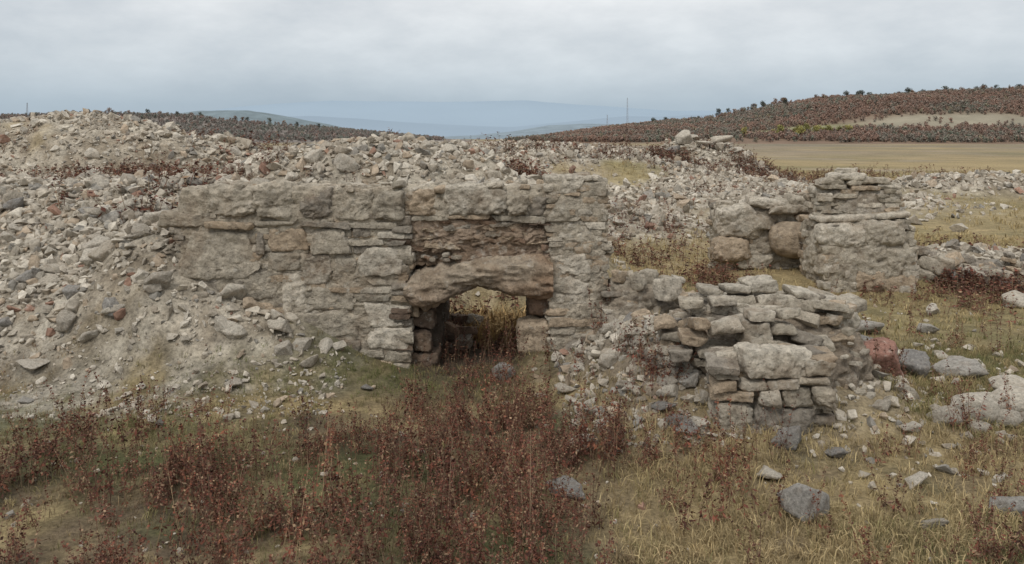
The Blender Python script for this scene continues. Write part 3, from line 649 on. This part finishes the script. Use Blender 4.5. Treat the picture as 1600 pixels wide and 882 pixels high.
X,Y=gs(8500,0.8,7,5.4,12); grass(B,X,Y,rng.uniform(.08,.16,len(X)),7,gcol,droop=1.15,width=.003)
X,Y=gs(14000,-2,17,13,30); grass(B,X,Y,rng.uniform(.05,.13,len(X)),7,gcol,droop=.9,width=.006)
X,Y=gs(14000,-10,50,26,85); grass(B,X,Y,rng.uniform(.1,.24,len(X)),5,gcol,droop=.8,width=.008)
X=rng.normal(-.2,.45,330);Y=rng.uniform(14.0,15.6,330); grass(B,X,Y,rng.uniform(.2,.45,len(X)),7,lambda X,Y:np.tile([.42,.29,.14],(len(X),1)),droop=.9,width=.004)
obj("grass",B.mesh("grass",[M_GRASS],smooth=False),kind="stuff",label="short dry straw coloured grass with green tufts",category="grass")

# ------------------------------------------------------------------ DRIED DOCK WEEDS
def weed_template(seed,nst=5,leaves=46,hgt=.55,lod=0):
    r=random.Random(seed); V=[];F4=[];C=[]
    for s in range(nst):
        az=r.uniform(0,6.28); ln=r.uniform(.02,.35); h=hgt*r.uniform(.45,1.15); bx,by=r.gauss(0,.08),r.gauss(0,.08)
        bend=r.uniform(-.1,.25); rust=r.random()
        pts=[]
        for j in range(5):
            t=j/4; pts.append(Vector((bx+math.cos(az)*(ln*t+bend*t*t)*h,by+math.sin(az)*(ln*t+bend*t*t)*h,h*t)))
        stemc=(.15,.08,.055) if rust<.6 else (.29,.21,.135)
        base=len(V); rad=.0031 if not lod else .005
        for j,p_ in enumerate(pts):
            for q in range(3):
                a_=q*2.094; rr=rad*(1-.6*j/4); V.append((p_.x+math.cos(a_)*rr,p_.y+math.sin(a_)*rr,p_.z)); C.append(stemc)
        for j in range(4):
            for q in range(3):
                q2=(q+1)%3; F4.append((base+j*3+q,base+j*3+q2,base+j*3+3+q2,base+j*3+3+q))
        lc=[(.165,.062,.042),(.125,.052,.038),(.085,.043,.033),(.205,.088,.055),(.28,.19,.12)]
        wts=[.28,.27,.20,.12,.13]
        if r.random()<.3: wts=[.1,.2,.3,.1,.3]
        nl=int(leaves*r.uniform(.3,1.2))
        for l in range(nl):
            t=r.uniform(.10,1.0)**.7; j=min(3,int(t*4)); f=t*4-j; p_=pts[j].lerp(pts[j+1],f)
            a_=r.uniform(0,6.28); top=t>.5
            L=(r.uniform(.008,.026) if top else r.uniform(.02,.06)); W=L*(.45 if top else .2)
            if lod: L*=2.2;W*=2.2
            out=r.uniform(.0,.022 if top else .03)*(1.4-t)
            d=Vector((math.cos(a_),math.sin(a_),r.uniform(-1.6,.3) if not top else r.uniform(-.4,1.6))).normalized()
            sd=d.cross(Vector((r.uniform(-1,1),r.uniform(-1,1),1))).normalized()*W
            o_=p_+Vector((d.x,d.y,d.z*.3))*out; b_=len(V)
            for q_ in (o_,o_+d*L*.5+sd,o_+d*L,o_+d*L*.5-sd): V.append(tuple(q_)); 
            c=r.choices(lc,wts)[0]; k=r.uniform(.8,1.25); C+= [tuple(x*k for x in c)]*4; F4.append((b_,b_+1,b_+2,b_+3))
    return np.array(V),np.array(F4),np.array(C)
WT=[weed_template(300+i,nst=random.choice([4,5,6,7]),leaves=random.choice([34,46,60]),hgt=random.uniform(.42,.74)) for i in range(16)]
WM=[]
for V,Fq,C in WT:
    b_=MB(); b_.add(V,Fq,C); WM.append(b_.mesh("dried_weed",[M_WEED],smooth=False))
wp=[]
def wdens(x,y):
    ymax=8.9+1.5*float(ss(-2.9,-1.6,np.array([x]))[0])
    d=math.exp(-(abs((x+2.0)/3.2)**4))*float(ss(ymax+.5,ymax-.8,np.array([y]))[0])
    d+=.50*math.exp(-(((x+0.4)/.8)**2+((y-11.2)/1.4)**2))
    d+=0.09*(x>0.5)+.10*(x<-3.6)+.03
    return d*max(0,(0.36+1.6*float(n2(np.array([x]),np.array([y]),1.0,3,88.)[0]+.12)))
def wpick(n_):
    out=[]
    while len(out)<n_:
        x=random.uniform(-5.2,6);y=random.uniform(5.7,12.4)
        if abs(x)>.6*y+.3: continue
        if (x>1.9 and x<4.4 and y>9.2): continue
        if x<-3 and y>11: continue
        if random.random()<wdens(x,y): out.append((x,y))
    return out
wp=wpick(262)
wp+=[(6.9,13.9),(7.2,14.3),(7.5,13.6),(6.6,14.6),(7.9,14.9),(-.7,12.9),(-.4,13.2),(-1.0,13.0),(-.2,13.1),(0,12.9),(5.6,16.8),(6.2,17.2),(-.5,12.5),(-.9,12.3),(-.1,12.4),(-.7,13.5),(-.3,13.6),(-1.0,13.6),(-.05,13.4)]
for x,y in wp:
    o=bpy.data.objects.new("dried_weed",random.choice(WM)); COLL.objects.link(o)
    o.location=(x,y,hz(x,y)-.01); s=random.uniform(.7,1.3); o.scale=(s,s,s*random.uniform(.85,1.15)); o.rotation_euler=(random.gauss(0,.08),random.gauss(0,.08),random.uniform(0,6.28))
    o["label"]="dried reddish brown dock weed standing in grass"; o["category"]="weed"; o["group"]="dried red weeds growing around the ruins"
B=MB()
WL=[weed_template(500+i,nst=4,leaves=16,hgt=.6,lod=1) for i in range(5)]
def brush(n_,cx,cy,rx,ry,sc,fat=1.8,XY=None,temps=None):
    if XY is None: X=rng.normal(cx,rx,n_);Y=rng.normal(cy,ry,n_)
    else: X,Y=XY
    k=infr(X,Y,1)&(nowall(X,Y)>0)if XY is None else np.ones(len(X),bool); X,Y=X[k],Y[k];H,_=terrain(X,Y)
    T_=temps or WL
    w=rng.integers(0,len(T_),len(X)); az=rng.uniform(0,6.28,len(X)); s=sc*rng.uniform(.6,1.3,len(X))
    for t,(V,Fq,C) in enumerate(T_):
        V=V*np.array([fat,fat,1]); q=np.where(w==t)[0]
        if len(q)==0: continue
        ca,sa=np.cos(az[q]),np.sin(az[q])
        W=np.stack([V[None,:,0]*ca[:,None]-V[None,:,1]*sa[:,None],V[None,:,0]*sa[:,None]+V[None,:,1]*ca[:,None],np.broadcast_to(V[None,:,2],(len(q),len(V)))],-1)*s[q][:,None,None]
        W=W+np.stack([X[q],Y[q],H[q]-.02],1)[:,None,:]
        FF=(Fq[None]+(np.arange(len(q))*len(V))[:,None,None]).reshape(-1,4)
        B.add(W.reshape(-1,3),FF,np.tile(C,(len(q),1))*rng.uniform(.65,1.1))
w2=wpick(330); brush(0,0,0,0,0,.78,1.15,XY=(np.array([a[0] for a in w2]),np.array([a[1] for a in w2])),temps=WT[:8])
X=rng.uniform(-1.2,.2,12);Y=rng.uniform(13.0,14.6,12); brush(0,0,0,0,0,.9,1.1,XY=(X,Y),temps=WT[:5])
brush(240,-8.2,19.6,1.6,.9,.55);brush(140,-6.2,24.5,1.3,1.0,.7);brush(90,-10,19.0,2.2,.4,.45);brush(120,-9.5,27.5,2.5,1,.8)
brush(45,10.2,57.5,1.2,.8,1.3,2.0);brush(60,16.4,59,1.2,1.2,1.2,2.0);brush(25,13.0,56.5,1.8,.6,1.1,2.0)
brush(55,0.5,24.5,.5,.7,.9);brush(45,3.0,24,.7,1.5,.7);brush(45,4.6,28,1.0,2.0,.7);brush(260,20,62,7,5,1.1,2);brush(90,-1,56,8,2,1.3,2)
for cx,cy in [(4,38),(10,43),(13,52),(5,55)]: brush(28,cx,cy,2.2,.9,.8)
brush(60,9.0,17.8,1.0,.8,.7);brush(90,9.8,18.9,1.0,.3,.7);brush(90,12,24,2.5,1.5,.9);brush(200,30,75,12,8,1.0,2);brush(60,4.4,19,.5,.6,.6);brush(150,-3,15.6,1.8,.5,.8)
brush(70,2.8,13.4,1,.4,.5);brush(120,-13,52,5,4,1.4,2)
obj("dry_brush",B.mesh("dry_brush",[M_BRUSH],smooth=False),kind="stuff",label="dried red brown brush growing over mounds and plain",category="brush")

# ------------------------------------------------------------------ HILLS
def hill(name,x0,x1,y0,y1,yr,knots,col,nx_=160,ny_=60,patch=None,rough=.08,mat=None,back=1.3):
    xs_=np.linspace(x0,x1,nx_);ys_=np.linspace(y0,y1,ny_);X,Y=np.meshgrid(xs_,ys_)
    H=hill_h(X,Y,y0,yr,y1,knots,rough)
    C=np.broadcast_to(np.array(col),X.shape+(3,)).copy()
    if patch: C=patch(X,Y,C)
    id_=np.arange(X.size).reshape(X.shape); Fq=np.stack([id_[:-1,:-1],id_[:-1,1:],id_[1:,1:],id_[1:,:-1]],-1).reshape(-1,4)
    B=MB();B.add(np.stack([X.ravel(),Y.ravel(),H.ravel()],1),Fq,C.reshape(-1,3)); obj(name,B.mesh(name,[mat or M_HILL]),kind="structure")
def hill_h(X,Y,y0,yr,y1,knots,rough=.08):
    kx_=[k[0] for k in knots];kz=[k[1] for k in knots]; pr=np.interp(X,kx_,kz)
    sh=ss(y0,yr,Y)*(1-.5*ss(yr,y1,Y)); L=(yr-y0)
    return pr*sh*(1+rough*n2(X,Y,6/L,4,3.)*1.5)-1.0*(1-sh)-0.3
mh,nt,b=newmat("hillside"); co=coords(nt); a=N(nt,"ShaderNodeAttribute");a.attribute_name="Col"
nA=noise(nt,co,.03,8,.7); c=mix(nt,a.outputs["Color"],ramp(nt,nA,[(.3,.75),(.7,1.25)]),1.0,"MULTIPLY"); nt.links.new(c,b.inputs["Base Color"]); M_HILL=mh
mh2,nt,b=newmat("hazy_mountain"); co=coords(nt); a=N(nt,"ShaderNodeAttribute");a.attribute_name="Col"
nA=noise(nt,co,.0012,4,.5); c=mix(nt,a.outputs["Color"],ramp(nt,nA,[(.3,.97),(.7,1.03)]),1.0,"MULTIPLY"); nt.links.new(c,b.inputs["Base Color"]); b.inputs["Specular IOR Level"].default_value=0
KR=[(-60,0),(0,1),(23,2.5),(70,9),(141,16),(188,26),(235,31),(281,33.5),(375,37),(600,45),(900,52)]
KL=[(-1200,30),(-700,22),(-462,20),(-375,24),(-288,22),(-231,16),(-185,12),(-92,4),(-60,1),(-20,0)]
def patR(X,Y,C):
    n=n2(X,Y,.012,3,4.);t=ss(.1,.5,n)[...,None]*.5; C=C*(1-t)+np.array([.23,.195,.14])*t
    f=np.clip(gm(X,Y,262,520,62,24,1.3,4),0,1)[...,None]; C=C*(1-f)+np.array([.27,.24,.18])*f
    f=np.clip(gm(X,Y,170,515,38,14,1.3,4),0,1)[...,None]; C=C*(1-f)+np.array([.21,.21,.12])*f
    f=ss(445,425,Y)[...,None]; return C*(1-f)+np.array([.24,.205,.155])*f
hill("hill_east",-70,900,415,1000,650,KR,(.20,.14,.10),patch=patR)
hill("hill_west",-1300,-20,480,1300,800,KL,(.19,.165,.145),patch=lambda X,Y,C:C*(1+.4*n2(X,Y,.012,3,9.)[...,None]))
hill("distant_ridge_west",-900,-200,1200,2100,1500,[(-900,30),(-640,38),(-530,48),(-450,50),(-350,32),(-260,10),(-200,0)],(.175,.22,.24),rough=.04)  # bluish colours of both distant ridges have aerial haze painted in
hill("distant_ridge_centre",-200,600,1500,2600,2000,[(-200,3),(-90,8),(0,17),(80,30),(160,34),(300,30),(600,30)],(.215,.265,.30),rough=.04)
hill("mountain_range",-6000,5000,4200,9000,6000,[(-6000,120),(-3500,170),(-2300,150),(-1750,215),(-1200,252),(-500,243),(100,252),(500,220),(1100,180),(2500,200),(5000,200)],(.312,.39,.465),nx_=260,rough=.02,mat=mh2)  # pale blue of mountains and foothills is aerial haze put into base colour
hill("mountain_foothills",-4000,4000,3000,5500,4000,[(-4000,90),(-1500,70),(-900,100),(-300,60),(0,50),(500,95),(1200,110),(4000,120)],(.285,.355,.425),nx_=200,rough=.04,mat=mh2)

def tree_template(seed,lv=150,hgt=8.0,big=1.0):
    r=random.Random(seed); V=[];F4=[];C=[]
    nseg=4
    for j in range(nseg+1):
        t=j/nseg
        for q in range(4):
            a_=q*1.571;rr=.22*(1-.75*t); V.append((math.cos(a_)*rr+.15*math.sin(t*3+seed),math.sin(a_)*rr,hgt*.65*t)); C.append((.11,.095,.085))
    for j in range(nseg):
        for q in range(4): F4.append((j*4+q,j*4+(q+1)%4,j*4+4+(q+1)%4,j*4+4+q))
    cl=[]
    for l in range(9):
        a_=r.uniform(0,6.28);z=hgt*r.uniform(.16,.7);R=hgt*r.uniform(.10,.30)*(1.15-z/hgt*.6); e_=Vector((math.cos(a_)*R,math.sin(a_)*R,z+hgt*r.uniform(.02,.14))); s_=Vector((0,0,z*.8))
        b_=len(V)
        for p_,w in ((s_,.09),(e_,.03)):
            for q in range(3): V.append((p_.x+math.cos(q*2.09)*w,p_.y+math.sin(q*2.09)*w,p_.z)); C.append((.11,.095,.085))
        for q in range(3): F4.append((b_+q,b_+(q+1)%3,b_+3+(q+1)%3,b_+3+q))
        cl.append((e_,hgt*r.uniform(.14,.22)))
    cl.append((Vector((0,0,hgt*.78)),hgt*.19)); cl.append((Vector((0,0,hgt*.5)),hgt*.24))
    for l in range(lv):
        c_,R=r.choice(cl); d=Vector((r.gauss(0,1),r.gauss(0,1),r.gauss(0,.8))).normalized()*R*r.random()**.4
        p_=c_+d; s=hgt*r.uniform(.03,.065)*big; u=Vector((r.gauss(0,1),r.gauss(0,1),r.gauss(0,1))).normalized();v=u.cross(Vector((r.gauss(0,1),r.gauss(0,1),r.gauss(0,1)))).normalized()
        b_=len(V); k=r.uniform(.85,1.15)*(.88+.15*(d.z/R+.5))
        for q_ in (p_-u*s,p_-v*s*.7,p_+u*s,p_+v*s*.7): V.append(tuple(q_));C.append((k,k,k))
        F4.append((b_,b_+1,b_+2,b_+3))
    return np.array(V),np.array(F4),np.array(C)
TCOL=np.array([(.31,.17,.105),(.28,.18,.12),(.235,.19,.13),(.18,.19,.12),(.30,.24,.13),(.245,.205,.15)])
TT=[tree_template(i,lv=330,hgt=8,big=.95) for i in range(4)]
TS=[tree_template(20+i,lv=70,hgt=4.0,big=1.9) for i in range(8)]
B=MB()
def forest(n_,x0,x1,y0,y1,hf,pa,pb,dens,sc=1.0,haze=0.0):
    X=rng.uniform(x0,x1,n_);Y=rng.uniform(y0,y1,n_);H=hf(X,Y);k=(rng.random(n_)<dens(X,Y))&(H>.6)&infr(X,Y,30);X,Y,H=X[k],Y[k],H[k]
    zone=n2(X,Y,.018,3,6.)+rng.normal(0,.03,len(X))>.02
    ca=rng.choice(6,len(X),p=pa); cb=rng.choice(6,len(X),p=pb); c=TCOL[np.where(zone,ca,cb)]
    c=c*(1+.18*n2(X,Y,.05,2,31.))[:,None]*rng.uniform(.95,1.05,(len(X),1))*(1-haze)+np.array([.25,.265,.285])*haze  # tree colours blended toward grey-blue, painting distance haze into the foliage
    add_inst(B,TS,np.stack([X,Y,H-.6],1),sc*rng.uniform(.6,1.15,len(X)),c,tilt=.04)
hR=lambda X,Y:hill_h(X,Y,415,650,1000,KR); hL=lambda X,Y:hill_h(X,Y,480,800,1300,KL)
fieldm=lambda X,Y:(1-np.clip(gm(X,Y,262,520,62,24,1.3,4),0,1)*.97)*(1-np.clip(gm(X,Y,170,515,38,14,1.3,4),0,1)*.93)*np.clip(1.0-1.2*ss(.08,.38,n2(X,Y,.014,3,4.)),.12,1)*ss(428,440,Y)
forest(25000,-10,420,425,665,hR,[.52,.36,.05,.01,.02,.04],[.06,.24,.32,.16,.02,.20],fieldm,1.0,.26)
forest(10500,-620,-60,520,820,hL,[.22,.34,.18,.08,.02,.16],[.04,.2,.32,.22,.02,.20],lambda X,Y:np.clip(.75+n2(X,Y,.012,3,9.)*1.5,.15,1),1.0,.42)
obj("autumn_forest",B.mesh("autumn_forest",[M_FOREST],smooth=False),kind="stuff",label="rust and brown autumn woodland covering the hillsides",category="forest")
TM={}
for ci,(c,lb) in enumerate([((.11,.12,.10),"dark evergreen tree standing on the hill crest"),((.23,.15,.105),"rust coloured autumn tree standing on the hill crest"),((.29,.27,.10),"yellow green autumn tree on the hillside")]):
    TM[ci]=[]
    for V,Fq,C in TT:
        leaf=C[:,0]>.3; b_=MB(); b_.add(V,Fq,np.where(leaf[:,None],C*np.array(c),C)); TM[ci].append((b_.mesh("tree",[M_TREE],smooth=False),lb))
def tree(x,y,s,ci,hf):
    me_,lb=random.choice(TM[ci]); o=bpy.data.objects.new("tree",me_);COLL.objects.link(o); o.location=(x,y,float(hf(np.array([x]),np.array([y]))[0])-.3)
    o.scale=(s*random.uniform(1,1.3),s,s*random.uniform(.8,1.1));o.rotation_euler=(0,0,random.uniform(0,6.28)); o["label"]=lb;o["category"]="tree";o["group"]="trees along the hill crest"
for i in range(64):
    x=random.uniform(185,385)if i<52 else random.uniform(100,190); tree(x,random.uniform(630,665),random.uniform(.45,.95) ,random.choices([0,1],[.7,.3])[0],hR)
for i in range(18): tree(168+random.gauss(0,14),497+random.gauss(0,6),random.uniform(.6,.95),2,hR)
for i in range(24): tree(random.uniform(-460,-150),random.uniform(780,810),random.uniform(.5,.9),random.choice([0,1]),hL)

def beam(B,a_,b2,r):
    a_=Vector(a_);b2=Vector(b2);d=(b2-a_).normalized();u=d.orthogonal().normalized();v=d.cross(u)
    V=[tuple(p_+(u*math.cos(q*1.571)+v*math.sin(q*1.571))*r) for p_ in (a_,b2) for q in range(4)]
    B.add(V,[(q,(q+1)%4,4+(q+1)%4,4+q) for q in range(4)],(.3,.3,.31))
m_mast,nt,b=newmat("galvanised_steel"); cc_=ramp(nt,noise(nt,coords(nt),1.5),[(.3,(.25,.26,.28)),(.7,(.34,.35,.37))]); nt.links.new(cc_,b.inputs["Base Color"])
for (x,y,hh) in [(104,800,30),(88,820,17),(-440,805,14)]:
    B=MB(); z0=float((hR if x>0 else hL)(np.array([x]),np.array([y]))[0])-.5
    def leg(q,t): R=1.0*(1-.8*t)+.1; return (x+math.cos(q*2.094)*R,y+math.sin(q*2.094)*R,z0+hh*t)
    for q in range(3):
        for j in range(10):
            beam(B,leg(q,j/10),leg(q,(j+1)/10),.10); beam(B,leg(q,j/10),leg((q+1)%3,(j+1)/10),.05); beam(B,leg(q,(j+1)/10),leg((q+1)%3,(j+1)/10),.05)
    obj("radio_mast",B.mesh("radio_mast",[m_mast],smooth=False),label="thin steel lattice mast standing on a distant ridge",category="mast",group="masts on the distant ridges")

# ------------------------------------------------------------------ WORLD / LIGHT
w=bpy.data.worlds.new("World"); scene.world=w; w.use_nodes=True; nt=w.node_tree; bg=nt.nodes["Background"]
tc=N(nt,"ShaderNodeTexCoord"); sep=N(nt,"ShaderNodeSeparateXYZ"); nt.links.new(tc.outputs["Generated"],sep.inputs[0])
SE,SR=math.radians(50),math.radians(205)
sky=N(nt,"ShaderNodeTexSky",sky_type='NISHITA'); sky.sun_disc=False; sky.sun_elevation=SE; sky.sun_rotation=SR
sm=N(nt,"ShaderNodeVectorMath",operation="SCALE"); sm.inputs[3].default_value=0.08; nt.links.new(sky.outputs[0],sm.inputs[0])
grad=ramp(nt,sep.outputs["Z"],[(0.0,(.37,.46,.55)),(0.035,(.43,.52,.60)),(0.08,(.62,.68,.73)),(0.15,(.77,.80,.825)),(1.0,(1.02,1.02,1.02))])
mp=N(nt,"ShaderNodeMapping"); mp.inputs["Scale"].default_value=(1.0,1.0,2.6); nt.links.new(tc.outputs["Generated"],mp.inputs[0])
cl=noise(nt,mp.outputs[0],4.6,9,.58); cr_=ramp(nt,cl,[(0.32,(.82,.845,.87)),(0.5,(1,1,1)),(0.66,(1.16,1.145,1.13))])
clo=mix(nt,grad,cr_,ramp(nt,sep.outputs["Z"],[(0.0,.1),(0.09,1.0)]),"MULTIPLY")
fin=mix(nt,clo,sm.outputs[0],0.06); nt.links.new(fin,bg.inputs[0]); bg.inputs[1].default_value=1.0
sl=bpy.data.lights.new("sun","SUN"); sl.energy=1.45; sl.angle=math.radians(16); sl.color=(1,.96,.9)
so=bpy.data.objects.new("sun",sl); COLL.objects.link(so)
dirv=Vector((math.sin(SR)*math.cos(SE),math.cos(SR)*math.cos(SE),math.sin(SE))); so.rotation_euler=dirv.to_track_quat('Z','Y').to_euler()
# ------------------------------------------------------------------ CAMERA
cd=bpy.data.cameras.new("camera"); cam=bpy.data.objects.new("camera",cd); COLL.objects.link(cam); scene.camera=cam
cam.location=(0,0,CAMH); cam.rotation_euler=(math.radians(90),0,0)
cd.sensor_width=36; cd.lens=36*1386/1600; cd.shift_y=-226/1600; cd.clip_end=30000; cd.clip_start=.1
scene.view_settings.view_transform='Standard'; scene.view_settings.look='None'; scene.view_settings.exposure=0
